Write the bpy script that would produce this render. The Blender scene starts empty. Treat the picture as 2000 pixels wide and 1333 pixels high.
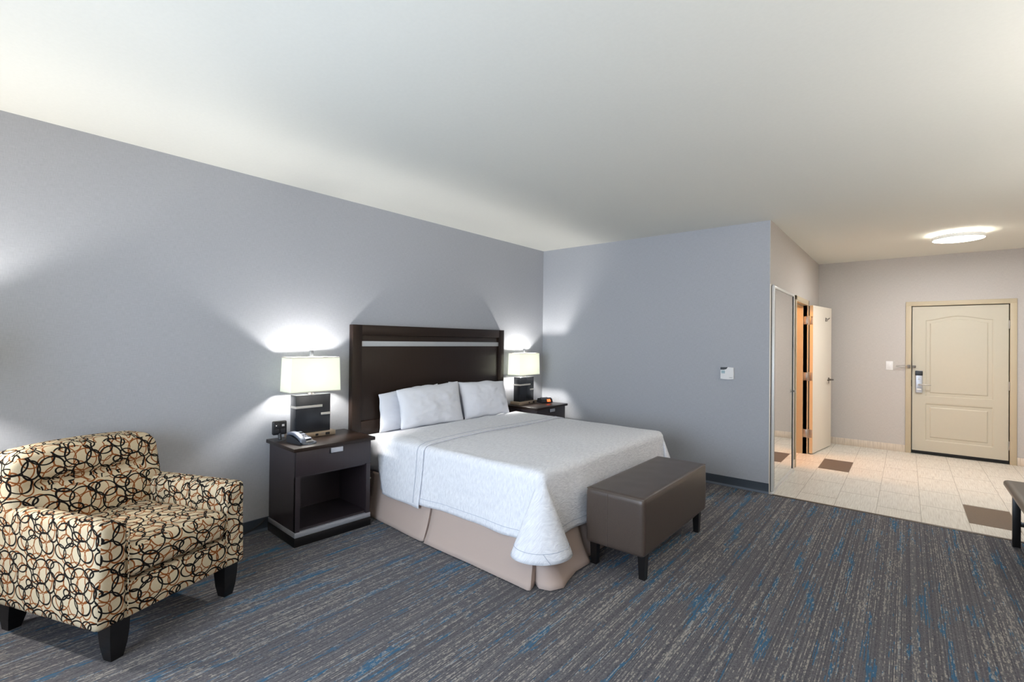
import bpy, bmesh, math, random
from mathutils import Vector, Matrix, noise as mnoise
random.seed(7)
sc = bpy.context.scene
COL = sc.collection
PI = math.pi
XC, YF, H = 2.804, 3.383, 2.742          # closet wall, entry wall, ceiling height
XR, YN = 5.6, -6.7                        # right wall, window wall

# ------------------------------------------------------------------ materials
def s2l(c):
    return tuple((v/255/12.92 if v/255 <= .04045 else ((v/255+.055)/1.055)**2.4) for v in c) + (1,)

class NT:
    def __init__(s, name):
        s.m = bpy.data.materials.new(name); s.m.use_nodes = True
        s.t = s.m.node_tree; s.n = s.t.nodes; s.l = s.t.links
        s.b = s.n['Principled BSDF']; s.out = s.n['Material Output']
    def node(s, typ, **kw):
        n = s.n.new(typ)
        for k, v in kw.items(): setattr(n, k, v)
        return n
    def put(s, sock, v):
        if hasattr(v, 'is_output'): s.l.new(v, sock)
        elif v is not None: sock.default_value = v
    def math(s, op, a, b=None, c=None):
        n = s.node('ShaderNodeMath', operation=op)
        s.put(n.inputs[0], a)
        if b is not None: s.put(n.inputs[1], b)
        if c is not None: s.put(n.inputs[2], c)
        return n.outputs[0]
    def vm(s, op, a, b=None, c=None):
        n = s.node('ShaderNodeVectorMath', operation=op)
        s.put(n.inputs[0], a)
        if b is not None: s.put(n.inputs[1], b)
        if c is not None: s.put(n.inputs[2], c)
        return n.outputs['Value'] if op in ('LENGTH', 'DOT_PRODUCT') else n.outputs[0]
    def mix(s, f, a, b):
        n = s.node('ShaderNodeMix', data_type='RGBA')
        s.put(n.inputs[0], f); s.put(n.inputs[6], a); s.put(n.inputs[7], b)
        return n.outputs[2]
    def step(s, v, lo, hi):
        n = s.node('ShaderNodeMapRange'); s.put(n.inputs[0], v)
        n.inputs[1].default_value = lo; n.inputs[2].default_value = hi
        return n.outputs[0]
    def coord(s, which='Object'):
        return s.node('ShaderNodeTexCoord').outputs[which]
    def xyz(s, v):
        n = s.node('ShaderNodeSeparateXYZ'); s.put(n.inputs[0], v); return n.outputs
    def comb(s, x=0., y=0., z=0.):
        n = s.node('ShaderNodeCombineXYZ')
        for i, v in enumerate((x, y, z)): s.put(n.inputs[i], v)
        return n.outputs[0]
    def noise(s, v, scale=1., detail=2., rough=.5):
        n = s.node('ShaderNodeTexNoise'); s.put(n.inputs['Vector'], v)
        n.inputs['Scale'].default_value = scale; n.inputs['Detail'].default_value = detail
        n.inputs['Roughness'].default_value = rough
        return n.outputs[0]
    def bump(s, h, strength=.3, dist=.002, normal=None):
        n = s.node('ShaderNodeBump'); s.put(n.inputs['Height'], h)
        n.inputs['Strength'].default_value = strength; n.inputs['Distance'].default_value = dist
        s.l.new(n.outputs[0], s.b.inputs['Normal'])
    def base(s, col, rough=.6, metal=0., spec=.5, **kw):
        s.put(s.b.inputs['Base Color'], col)
        s.put(s.b.inputs['Roughness'], rough); s.put(s.b.inputs['Metallic'], metal)
        s.b.inputs['Specular IOR Level'].default_value = spec
        return s.m

def plain(name, rgb, rough=.6, metal=0., spec=.5, var=.04, bump=0., scale=40.):
    t = NT(name); c = s2l(rgb)
    nz = t.noise(t.coord(), scale, 3)
    lo = tuple(x*(1-var) for x in c[:3]) + (1,); hi = tuple(min(1, x*(1+var)) for x in c[:3]) + (1,)
    t.base(t.mix(nz, lo, hi), rough, metal, spec)
    if bump: t.bump(nz, bump, .001)
    return t.m

def wallpaper(name, rgb):
    t = NT(name); o = t.xyz(t.coord()); c = s2l(rgb)
    h = t.math('ADD', o[0], t.math('MULTIPLY', o[1], 1.0))
    a = t.noise(t.comb(t.math('MULTIPLY', h, 420), t.math('MULTIPLY', o[2], 30), 0.), 1, 1)
    b = t.noise(t.comb(t.math('MULTIPLY', h, 25), t.math('MULTIPLY', o[2], 420), 3.), 1, 1)
    w = t.math('MULTIPLY', t.math('ADD', a, b), .5)
    f = t.step(w, .35, .65)
    lo = tuple(x*.93 for x in c[:3]) + (1,); hi = tuple(x*1.07 for x in c[:3]) + (1,)
    t.base(t.mix(f, lo, hi), .75, 0, .25)
    t.bump(f, .12, .0006)
    return t.m

def wood(name, rgb, rough=.3, var=.25, spec=.5):
    t = NT(name); o = t.xyz(t.coord()); c = s2l(rgb)
    g = t.noise(t.comb(t.math('MULTIPLY', t.math('ADD', o[0], o[1]), 90), t.math('MULTIPLY', o[0], 3.), t.math('MULTIPLY', o[2], 5)), 1, 4)
    lo = tuple(x*(1-var) for x in c[:3]) + (1,); hi = tuple(x*(1+var) for x in c[:3]) + (1,)
    t.base(t.mix(g, lo, hi), rough, 0, spec)
    t.bump(g, .04, .0005)
    return t.m

def carpet_mat():
    t = NT('streaked_carpet'); o = t.xyz(t.coord()); P = .0046
    rowf = t.math('DIVIDE', o[0], P); row = t.math('FLOOR', rowf)
    wn = t.node('ShaderNodeTexWhiteNoise', noise_dimensions='1D'); t.put(wn.inputs['W'], row); hsh = wn.outputs[0]
    fine = t.noise(t.comb(t.math('MULTIPLY', row, 7.31), t.math('MULTIPLY', o[1], 24.), 0.), 1, 2, .6)
    fine2 = t.noise(t.comb(t.math('MULTIPLY', row, 3.77), t.math('MULTIPLY', o[1], 85.), 5.), 1, 1, .6)
    longs = t.noise(t.comb(t.math('MULTIPLY', row, 5.13), t.math('MULTIPLY', o[1], 5.), 9.), 1, 2, .6)
    zone = t.noise(t.comb(t.math('MULTIPLY', o[0], 7.), t.math('MULTIPLY', o[1], .9), 2.), 1, 2, .55)
    bz = t.noise(t.comb(t.math('MULTIPLY', o[0], 15.), t.math('MULTIPLY', o[1], 1.4), 20.), 1, 3, .6)
    yarn = t.math('ADD', t.math('MULTIPLY', hsh, .5), t.math('MULTIPLY', t.step(fine2, .3, .7), .5))
    base = t.mix(yarn, s2l((70, 70, 75)), s2l((120, 117, 119)))
    fl = t.math('ADD', t.math('ADD', t.math('MULTIPLY', fine, .58), t.math('MULTIPLY', longs, .42)), t.math('MULTIPLY', t.math('SUBTRACT', zone, .5), .20))
    fl = t.math('ADD', fl, t.math('MULTIPLY', t.math('SUBTRACT', hsh, .5), .12))
    fm = t.math('MULTIPLY', t.step(fl, .555, .60), t.step(fine2, .26, .46))
    bl = t.math('ADD', bz, t.math('MULTIPLY', t.math('SUBTRACT', longs, .5), .70))
    bm = t.math('MULTIPLY', t.step(bl, .60, .63), t.step(fine2, .22, .40))
    c1 = t.mix(t.math('MULTIPLY', bm, .85), base, s2l((54, 100, 130)))
    c2 = t.mix(t.math('MULTIPLY', fm, .66), c1, s2l((172, 165, 154)))
    t.base(c2, .95, 0, .1)
    rib = t.math('PINGPONG', rowf, .5)
    t.bump(t.math('ADD', rib, t.math('MULTIPLY', fine2, .8)), .5, .003)
    return t.m

def tile_mat(name='porcelain_tile', ca=(226, 221, 211), cb=(192, 183, 170), joints=True):
    t = NT(name); o = t.xyz(t.coord())
    st = t.noise(t.comb(t.math('MULTIPLY', o[0], 170), t.math('MULTIPLY', o[1], 5.), t.math('MULTIPLY', o[2], 5.)), 1, 3, .6)
    col = t.mix(t.step(st, .42, .72), s2l(ca), s2l(cb))
    if joints:
        u = t.math('DIVIDE', t.math('SUBTRACT', o[0], 3.03-3.1), .31)
        ci = t.math('FLOOR', u); uf = t.math('FRACT', u)
        par = t.math('FLOORED_MODULO', ci, 2.)
        v = t.math('DIVIDE', t.math('SUBTRACT', o[1], t.math('ADD', .29-6.2, t.math('MULTIPLY', par, .31))), .62)
        vf = t.math('FRACT', v)
        eu = t.math('MULTIPLY', t.math('PINGPONG', t.math('ADD', uf, .0), .5), .31)
        ev = t.math('MULTIPLY', t.math('PINGPONG', vf, .5), .62)
        e = t.math('MINIMUM', eu, t.math('MULTIPLY', ev, .45))
        g = t.step(e, .0032, .0014)
        tv = t.node('ShaderNodeTexWhiteNoise', noise_dimensions='2D')
        t.put(tv.inputs['Vector'], t.comb(ci, t.math('FLOOR', v), 0.))
        col = t.mix(t.math('MULTIPLY', tv.outputs[0], .18), col, s2l((200, 190, 176)))
        col = t.mix(t.math('MULTIPLY', g, .8), col, s2l((150, 140, 126)))
    t.base(col, .38, 0, .4)
    return t.m

def chair_fabric():
    t = NT('looped_ring_fabric')
    TX, TY = .235, .20
    uv = t.vm('MULTIPLY', t.node('ShaderNodeTexCoord').outputs['UV'], (.86, .86, 0))
    rnd = random.Random(21)
    wob = t.noise(uv, 14., 1)
    black = [(.03,.03,.034,.026,.2),(.10,.025,.050,.046,0),(.175,.05,.048,.036,.3),(.215,.10,.030,.040,0),(.05,.095,.048,.050,.4),
             (.125,.10,.028,.018,.1),(.155,.135,.052,.048,0),(.02,.15,.046,.034,.2),(.09,.165,.036,.026,.3),(.205,.172,.024,.017,0),(.085,.075,.022,.015,.2)]
    brown = [(.06,.055,.042,.046,.1),(.14,.03,.044,.034,.2),(.20,.03,.026,.034,0),(.10,.13,.046,.044,.4),(.18,.105,.046,.050,0),
             (.03,.115,.030,.036,.2),(.13,.175,.044,.028,0),(.225,.15,.038,.044,.3),(.07,.005,.028,.020,.1),(.155,.075,.022,.026,0)]
    def field(lst):
        acc = None
        for (cx, cy, a, b, r) in lst:
            d = t.vm('SUBTRACT', uv, (cx, cy, 0))
            n = t.node('ShaderNodeVectorMath', operation='WRAP')
            t.put(n.inputs[0], d); n.inputs[1].default_value = (TX/2, TY/2, .5); n.inputs[2].default_value = (-TX/2, -TY/2, -.5)
            v = n.outputs[0]
            if r:
                rn = t.node('ShaderNodeVectorRotate', rotation_type='Z_AXIS'); t.put(rn.inputs['Vector'], v)
                rn.inputs['Angle'].default_value = r*2; v = rn.outputs[0]
            ln = t.vm('LENGTH', t.vm('MULTIPLY', v, (1/a, 1/b, 0)))
            e = t.math('MULTIPLY', t.math('ABSOLUTE', t.math('SUBTRACT', ln, 1.)), (a+b)/2)
            acc = e if acc is None else t.math('MINIMUM', acc, e)
        return acc
    wsub = t.math('MULTIPLY', t.math('SUBTRACT', wob, .5), .003)
    fb = t.step(t.math('ADD', field(black), wsub), .0040, .0028)
    fr = t.step(t.math('ADD', field(brown), wsub),   .0032, .0020)
    o = t.xyz(uv)
    weave = t.noise(t.comb(t.math('MULTIPLY', o[0], 900), t.math('MULTIPLY', o[1], 90), 0.), 1, 1)
    cream = t.mix(weave, s2l((194, 176, 146)), s2l((214, 198, 168)))
    col = t.mix(fr, cream, s2l((134, 76, 34)))
    col = t.mix(fb, col, s2l((20, 16, 15)))
    t.base(col, .9, 0, .15)
    t.bump(t.math('ADD', weave, t.math('MULTIPLY', fb, .6)), .25, .001)
    return t.m

def coverlet_mat():
    t = NT('white_matelasse'); uv = t.node('ShaderNodeTexCoord').outputs['UV']; o = t.xyz(uv)
    wv = t.noise(uv, 9., 2)
    rip = t.noise(t.comb(t.math('ADD', t.math('MULTIPLY', o[0], 95.), t.math('MULTIPLY', wv, 6.)), t.math('MULTIPLY', o[1], 22.), 0.), 1, 3, .6)
    big = t.noise(uv, 5., 2)
    col = t.mix(t.step(rip, .35, .62), s2l((222, 222, 226)), s2l((238, 238, 241)))
    t.base(col, .85, 0, .15)
    t.bump(t.math('ADD', rip, t.math('MULTIPLY', big, 1.2)), .75, .007)
    return t.m

def linen(name, rgb, sc_=6., strength=.25):
    t = NT(name); n1 = t.noise(t.coord(), sc_, 4, .6); n2 = t.noise(t.coord(), 300, 1)
    c = s2l(rgb)
    t.base(t.mix(n2, tuple(x*.96 for x in c[:3])+(1,), c), .8, 0, .2)
    t.bump(n1, strength, .02)
    return t.m

def leather():
    t = NT('brown_leatherette'); n1 = t.noise(t.coord(), 260, 3, .6); n2 = t.noise(t.coord(), 3., 2)
    t.base(t.mix(n1, s2l((60, 50, 44)), s2l((86, 74, 66))), t.step(n2, -1.2, 2.8), 0, .5)
    t.b.inputs['Roughness'].default_value = .42
    t.put(t.b.inputs['Roughness'], t.math('ADD', .29, t.math('MULTIPLY', n1, .12)))
    t.bump(t.math('ADD', n1, t.math('MULTIPLY', n2, 3.)), .22, .0015)
    return t.m

def shade_mat():
    t = NT('translucent_shade')
    n = t.noise(t.coord(), 350, 1)
    d = t.node('ShaderNodeBsdfDiffuse'); tr = t.node('ShaderNodeBsdfTranslucent')
    d.inputs[0].default_value = (.92, .92, .87, 1)
    t.put(tr.inputs[0], t.mix(n, (.88, .91, .82, 1), (.91, .93, .85, 1)))
    mx = t.node('ShaderNodeMixShader'); mx.inputs[0].default_value = .55
    t.l.new(d.outputs[0], mx.inputs[1]); t.l.new(tr.outputs[0], mx.inputs[2]); t.l.new(mx.outputs[0], t.out.inputs[0])
    return t.m

def emit(name, rgb, strength):
    t = NT(name); c = s2l(rgb)
    n = t.noise(t.coord(), 30, 1)
    t.put(t.b.inputs['Emission Color'], t.mix(n, c, tuple(x*.97 for x in c[:3])+(1,)))
    t.b.inputs['Emission Strength'].default_value = strength
    t.b.inputs['Base Color'].default_value = c
    return t.m

def glass_mat():
    t = NT('clear_window_glass')
    a = t.node('ShaderNodeBsdfTransparent'); g = t.node('ShaderNodeBsdfGlossy'); g.inputs['Roughness'].default_value = 0.
    f = t.node('ShaderNodeFresnel'); f.inputs[0].default_value = 1.45
    mx = t.node('ShaderNodeMixShader'); t.l.new(f.outputs[0], mx.inputs[0]); t.l.new(a.outputs[0], mx.inputs[1]); t.l.new(g.outputs[0], mx.inputs[2])
    t.l.new(mx.outputs[0], t.out.inputs[0])
    return t.m

def ceiling_mat():
    t = NT('textured_ceiling_paint'); n = t.noise(t.coord(), 55, 3, .6)
    t.base(t.mix(n, s2l((226, 225, 217)), s2l((232, 231, 223))), .9, 0, .1)
    t.bump(n, .12, .002)
    return t.m

def darktile_mat():
    t = NT('brown_floor_tile'); n = t.noise(t.coord(), 60, 3)
    t.base(t.mix(n, s2l((92, 74, 60)), s2l((112, 92, 76))), .4, 0, .4)
    return t.m

M = dict(
    wall=wallpaper('blue_grey_wallcovering', (171, 173, 178)),
    hallwall=wallpaper('greige_wallcovering', (188, 182, 176)),
    ceil=ceiling_mat(), carpet=carpet_mat(), tile=tile_mat(), tilebase=tile_mat('porcelain_base', (214, 200, 182), (184, 168, 150), False),
    darktile=darktile_mat(),
    base=plain('dark_rubber_base', (52, 60, 70), .5, bump=.05), basetoe=plain('rubber_base_toe', (84, 94, 108), .45),
    esp=wood('espresso_wood', (37, 26, 20), .34, .25, .28), espdark=wood('espresso_wood_dark', (30, 22, 20), .35),
    espcool=wood('espresso_laminate', (47, 39, 42), .34, .12),
    silver=plain('brushed_silver', (190, 192, 198), .35, .55), strip=plain('silver_strip', (176, 178, 180), .4, .2),
    chrome=plain('satin_nickel', (172, 166, 158), .36, .9), mirrorframe=plain('anodised_frame', (214, 212, 207), .35, .1),
    steel=plain('dark_nickel', (112, 104, 96), .4, .7),
    black=plain('black_plastic', (22, 23, 26), .35), blackwood=wood('black_wood', (16, 13, 13), .35), gasket=plain('black_rubber', (12, 12, 12), .8),
    lampblock=wood('black_lacquer', (38, 40, 44), .25, .1), champagne=plain('champagne_metal', (170, 152, 130), .4, .35),
    bar=plain('pale_metal_bar', (206, 200, 190), .35, .3),
    shade=shade_mat(), cover=coverlet_mat(), sheet=linen('white_sheet', (232, 233, 238)), pillow=linen('white_pillowcase', (226, 227, 232), 7., .3),
    skirt=linen('taupe_bed_skirt', (182, 164, 154), 3., .12), stitch=plain('grey_stitching', (176, 180, 194), .9),
    leather=leather(), piping=plain('leather_piping', (96, 84, 76), .4), fabric=chair_fabric(),
    cream=plain('cream_door_paint', (190, 182, 163), .5, var=.02), frame=plain('tan_door_frame', (186, 171, 144), .5, var=.02),
    bathdoor=plain('ivory_door_paint', (228, 218, 202), .45, var=.02), edge=plain('door_edge', (214, 192, 156), .55, var=.03),
    white=plain('white_plastic', (226, 224, 222), .4), lcd=plain('grey_lcd', (150, 172, 180), .3), grey=plain('grey_plastic', (120, 122, 126), .5),
    phonegrey=plain('silver_grey_plastic', (104, 110, 122), .38, .2), greydark=plain('charcoal_plastic', (40, 41, 45), .45),
    orange=emit('orange_display', (255, 92, 40), 1.6), diff=emit('light_diffuser', (255, 253, 246), 9.), ring=emit('light_edge_glow', (255, 253, 246), 14.),
    cable=plain('beige_cable', (170, 160, 140), .6), blackcable=plain('black_cable', (20, 20, 20), .6),
    glass=glass_mat(), bulb=emit('lit_bulb', (255, 248, 236), 30.), threshold=wood('bronze_threshold', (92, 76, 60), .4),
    ext=plain('exterior_ground', (150, 150, 140), .9), led=emit('white_led', (255, 255, 255), 1.),
)
def mirror_mat():
    t = NT('mirror_silvering'); n = t.noise(t.coord(), 2., 1)
    return t.base(t.mix(n, (.88, .89, .88, 1), (.90, .90, .89, 1)), .02, 1.)
M['mirror'] = mirror_mat()
M['pinkbath'] = plain('bath_wall_paint', (222, 200, 176), .7)

# ------------------------------------------------------------------ mesh tools
def mesh_obj(name, verts, faces, mat, parent=None, uvs=None, smooth=True, angle=35, kind=None, label=None):
    me = bpy.data.meshes.new(name)
    me.from_pydata([tuple(v) for v in verts], [], faces)
    me.update()
    me.materials.append(mat)
    uvl = me.uv_layers.new(name='UVMap')
    if uvs is not None:
        for lp in me.loops: uvl.data[lp.index].uv = uvs[lp.vertex_index]
    else:
        for p in me.polygons:
            n = p.normal; ax = max(range(3), key=lambda i: abs(n[i]))
            for li in p.loop_indices:
                c = me.vertices[me.loops[li].vertex_index].co
                uvl.data[li].uv = ((c.y, c.z), (c.x, c.z), (c.x, c.y))[ax]
    if smooth:
        for p in me.polygons: p.use_smooth = True
        me.set_sharp_from_angle(angle=math.radians(angle))
    o = bpy.data.objects.new(name, me); COL.objects.link(o)
    if parent: o.parent = parent
    if kind: o['kind'] = kind
    if label: o['label'] = label
    return o

class MB:
    """collects shapes, builds ONE mesh"""
    def __init__(s): s.v = []; s.f = []
    def add(s, vs, fs, mtx=None):
        k = len(s.v)
        s.v += [(mtx @ Vector(v)) if mtx else Vector(v) for v in vs]; s.f += [tuple(i+k for i in f) for f in fs]
        return s
    def box(s, a, b, bev=0., mtx=None, seg=2):
        bm = bmesh.new(); bmesh.ops.create_cube(bm, size=1)
        for v in bm.verts:
            v.co = Vector([(a[i]+b[i])/2 + v.co[i]*(b[i]-a[i]) for i in range(3)])
        if bev: bmesh.ops.bevel(bm, geom=bm.edges[:], offset=bev, segments=seg, profile=.5, affect='EDGES')
        bm.verts.index_update()
        s.add([v.co.copy() for v in bm.verts], [[v.index for v in f.verts] for f in bm.faces], mtx); bm.free(); return s
    def cyl(s, p0, p1, r0, r1=None, n=20, cap=True):
        p0, p1 = Vector(p0), Vector(p1); r1 = r0 if r1 is None else r1
        d = (p1-p0).normalized(); a = d.orthogonal().normalized(); b = d.cross(a)
        vs = [p + (a*math.cos(2*PI*i/n) + b*math.sin(2*PI*i/n))*r for p, r in ((p0, r0), (p1, r1)) for i in range(n)]
        fs = [(i, (i+1) % n, n+(i+1) % n, n+i) for i in range(n)]
        if cap: fs += [tuple(range(n))[::-1], tuple(range(n, 2*n))]
        return s.add(vs, fs)
    def tube(s, pts, r, n=8, closed=False):
        pts = [Vector(p) for p in pts]; m = len(pts); vs = []; up = None
        for i, p in enumerate(pts):
            q0 = pts[(i-1) % m] if closed or i > 0 else p; q1 = pts[(i+1) % m] if closed or i < m-1 else p
            d = (q1-q0).normalized()
            if up is None: up = d.orthogonal().normalized()
            up = (up - d*up.dot(d)); up = up.normalized() if up.length > 1e-6 else d.orthogonal().normalized()
            b = d.cross(up); rr = r(i/(m-1)) if callable(r) else r
            vs += [p + (up*math.cos(2*PI*k/n) + b*math.sin(2*PI*k/n))*rr for k in range(n)]
        fs = [(i*n+k, i*n+(k+1) % n, ((i+1) % m)*n+(k+1) % n, ((i+1) % m)*n+k) for i in range(m if closed else m-1) for k in range(n)]
        if not closed: fs += [tuple(range(n))[::-1], tuple(range((m-1)*n, m*n))]
        return s.add(vs, fs)
    def prism(s, poly, z0, z1, mtx=None):
        n = len(poly)
        vs = [(x, y, z0) for x, y in poly] + [(x, y, z1) for x, y in poly]
        fs = [tuple(range(n))[::-1], tuple(range(n, 2*n))] + [(i, (i+1) % n, n+(i+1) % n, n+i) for i in range(n)]
        return s.add(vs, fs, mtx)
    def frustum(s, c0, h0, c1, h1):
        vs = [(c[0]+sx*h[0], c[1]+sy*h[1], c[2]) for c, h in ((c0, h0), (c1, h1)) for sx, sy in ((-1,-1),(1,-1),(1,1),(-1,1))]
        return s.add(vs, [(3,2,1,0),(4,5,6,7)]+[(i,(i+1)%4,4+(i+1)%4,4+i) for i in range(4)])
    def build(s, name, mat, parent=None, **kw): return mesh_obj(name, s.v, s.f, mat, parent, **kw)

def box(name, a, b, mat, parent=None, bev=.002, **kw): return MB().box(a, b, bev).build(name, mat, parent, **kw)

def empty(name, loc=(0,0,0), rz=0., label=None, cat=None, group=None, kind=None, rot=None):
    o = bpy.data.objects.new(name, None); COL.objects.link(o); o.location = loc
    o.rotation_euler = rot if rot else (0, 0, rz); o.empty_display_size = .1
    tag(o, label, cat, group, kind); return o
def tag(o, label=None, cat=None, group=None, kind=None):
    if label: o['label'] = label
    if cat: o['category'] = cat
    if group: o['group'] = group
    if kind: o['kind'] = kind
    return o
def copy_tree(o, parent=None):
    c = o.copy(); COL.objects.link(c); c.parent = parent
    for ch in [x for x in bpy.data.objects if x.parent == o]: copy_tree(ch, c)
    return c

def rbox(size, r, step=.02, deform=None, center=(0,0,0)):
    """dense rounded box, optional deform(Vector)->Vector. returns verts, faces, uvs(box-projected)"""
    h = [s/2 for s in size]; n = [max(2, int(round(s/step))) for s in size]
    idx = {}; V = []; F = []
    def vid(i, j, k):
        key = (i, j, k)
        if key not in idx:
            idx[key] = len(V)
            p = Vector((-h[0]+size[0]*i/n[0], -h[1]+size[1]*j/n[1], -h[2]+size[2]*k/n[2]))
            q = Vector([max(-h[a]+r, min(h[a]-r, p[a])) for a in range(3)])
            d = p-q
            if d.length > 1e-9: p = q + d.normalized()*r if sum(abs(x) > 1e-9 for x in d) > 1 else q + d.normalized()*min(r, d.length)
            V.append(p + Vector(center))
        return idx[key]
    for i in range(n[0]):
        for j in range(n[1]):
            F.append((vid(i,j,0), vid(i,j+1,0), vid(i+1,j+1,0), vid(i+1,j,0)))
            F.append((vid(i,j,n[2]), vid(i+1,j,n[2]), vid(i+1,j+1,n[2]), vid(i,j+1,n[2])))
    for i in range(n[0]):
        for k in range(n[2]):
            F.append((vid(i,0,k), vid(i+1,0,k), vid(i+1,0,k+1), vid(i,0,k+1)))
            F.append((vid(i,n[1],k), vid(i,n[1],k+1), vid(i+1,n[1],k+1), vid(i+1,n[1],k)))
    for j in range(n[1]):
        for k in range(n[2]):
            F.append((vid(0,j,k), vid(0,j,k+1), vid(0,j+1,k+1), vid(0,j+1,k)))
            F.append((vid(n[0],j,k), vid(n[0],j+1,k), vid(n[0],j+1,k+1), vid(n[0],j,k+1)))
    if deform: V = [deform(v.copy()) for v in V]
    return V, F
def soft(name, size, r, mat, parent=None, step=.02, deform=None, center=(0,0,0), **kw):
    V, F = rbox(size, r, step, deform, center)
    return mesh_obj(name, V, F, mat, parent, angle=60, **kw)

# ------------------------------------------------------------------ room shell
S = 'structure'
box('floor', (-.1, YN-.1, -.1), (XR+.1, .0, 0), M['carpet'], bev=0, kind=S, label='grey carpet with blue and beige streaks')
fh = box('floor_hall', (XC-1.7, .0, -.1), (XR+.1, YF+.1, 0.0), M['tile'], bev=0, kind=S, label='pale streaked porcelain tile in the entry hall')
for (x, y) in ((3.032, 1.535), (4.272, .275)):
    box('floor_tile', (x, y, -.004), (x+.306, y+.615, .0012), M['darktile'], fh, bev=0, label='dark brown inlaid tile')
box('trim_1', (XC+.03, -.022, 0), (XR, .008, .006), M['threshold'], bev=.003, kind=S, label='dark metal threshold strip between carpet and tile')
box('ceiling', (-.1, YN-.1, H), (XR+.1, YF+.1, H+.1), M['ceil'], bev=0, kind=S)
box('wall_headboard', (-.12, YN-.1, 0), (0, .12, H), M['wall'], bev=0, kind=S, label='blue grey wall behind the bed')
box('wall_side', (0, 0, 0), (XC-.006, .12, H), M['wall'], bev=0, kind=S, label='grey wall carrying the thermostat')
BY0, BY1, BZ = 1.42, 2.30, 2.045     # bathroom doorway
m = MB(); m.box((XC-.12, .12, 0), (XC, BY0, H)); m.box((XC-.12, BY1, 0), (XC, YF, H)); m.box((XC-.12, BY0, BZ), (XC, BY1, H))
m.box((XC-.006,.0,0),(XC,.12,H))
m.build('wall_closet', M['hallwall'], smooth=False, kind=S, label='hall wall with the mirrored closet door')
DX0, DX1, DZ = 3.912, 4.866, 2.045   # entry doorway
m = MB(); m.box((XC-1.7, YF, 0), (DX0-.02, YF+.12, H)); m.box((DX1+.02, YF, 0), (XR, YF+.12, H)); m.box((DX0-.02, YF, DZ+.015), (DX1+.02, YF+.12, H))
m.box((DX0-.02, YF+.10, 0), (DX1+.02, YF+.12, DZ+.02))
m.build('wall_entry', M['hallwall'], smooth=False, kind=S, label='wall with the entry door')
box('wall_right', (XR, YN-.1, 0), (XR+.12, YF+.12, H), M['hallwall'], bev=0, kind=S)
WX0, WX1, WZ0, WZ1 = .9, 3.9, .55, 2.35
m = MB(); m.box((-.12, YN-.12, 0), (WX0, YN, H)); m.box((WX1, YN-.12, 0), (XR+.12, YN, H)); m.box((WX0, YN-.12, 0), (WX1, YN, WZ0)); m.box((WX0, YN-.12, WZ1), (WX1, YN, H))
m.build('wall_window', M['wall'], smooth=False, kind=S)
w = empty('window_1', ((WX0+WX1)/2, YN-.06, WZ0), kind=S, label='wide window behind the camera')
m = MB(); W2 = (WX1-WX0)/2; HH = WZ1-WZ0
for a, b in (((-W2,-.03,0),(-W2+.05,.03,HH)), ((W2-.05,-.03,0),(W2,.03,HH)), ((-.025,-.03,0),(.025,.03,HH)), ((-W2,-.03,0),(W2,.03,.05)), ((-W2,-.03,HH-.05),(W2,.03,HH))): m.box(a, b, .003)
m.build('window_frame', M['mirrorframe'], w)
box('pane', (-W2+.05, -.003, .05), (W2-.05, .003, HH-.05), M['glass'], w, bev=0)
# bathroom behind the closet wall
m = MB(); m.box((XC-1.6, .12, 0), (XC-1.5, YF, H)); m.box((XC-1.5, .55, 0), (XC-.12, .65, H))
m.build('wall_bathroom', M['pinkbath'], smooth=False, kind=S)

# baseboards
def rubber_base(name, a, b, nrm):
    a, b, n = Vector(a), Vector(b), Vector(nrm)
    m = MB(); prof = [(0, 0), (.016, 0), (.016, .006), (.007, .020), (.005, .03), (.005, .098), (.002, .102), (0, .102)]
    vs = []
    for p in (a, b): vs += [p + n*d + Vector((0, 0, z)) for d, z in prof]
    k = len(prof); m.add(vs, [tuple(range(k)), tuple(range(k, 2*k))[::-1]] + [(i, (i+1) % k, k+(i+1) % k, k+i) for i in range(k)])
    o = m.build(name, M['base'], kind=S, label='dark blue grey rubber baseboard')
    t = MB(); vs = []
    for p in (a, b): vs += [p + n*d + Vector((0, 0, z)) for d, z in ((.0165, 0), (.0165, .006), (.0075, .0205), (.012, .009), (.012, 0))]
    t.add(vs, [(0,1,2,3,4), (9,8,7,6,5)] + [(i, (i+1) % 5, 5+(i+1) % 5, 5+i) for i in range(5)])
    t.build('toe_strip', M['basetoe'], o, label='lighter toe of the baseboard')
rubber_base('baseboard_headboard', (0, YN, 0), (0, -.003, 0), (1, 0, 0))
rubber_base('baseboard_side', (.02, 0, 0), (XC-.002, 0, 0), (0, -1, 0))
def tile_base(name, a, b):
    box(name, a, b, M['tilebase'], bev=.002, kind=S, label='streaked tile baseboard')
tile_base('baseboard_entry_left', (XC+.001, YF-.011, 0), (DX0-.068, YF, .10))
tile_base('baseboard_entry_right', (DX1+.068, YF-.011, 0), (XR, YF, .10))
tile_base('baseboard_closet', (XC, BY1+.07, 0), (XC+.011, YF-.011, .10))
tile_base('baseboard_closet_near', (XC, 1.14, 0), (XC+.011, BY0-.065, .10))
tile_base('baseboard_right', (XR-.011, .01, 0), (XR, YF-.011, .10))
# corner bead at the wall end
box('trim_2', (XC-.004, -.003, 0), (XC+.006, .014, 2.10), M['bathdoor'], bev=.001, kind=S, label='pale corner strip at the closet edge')

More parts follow.
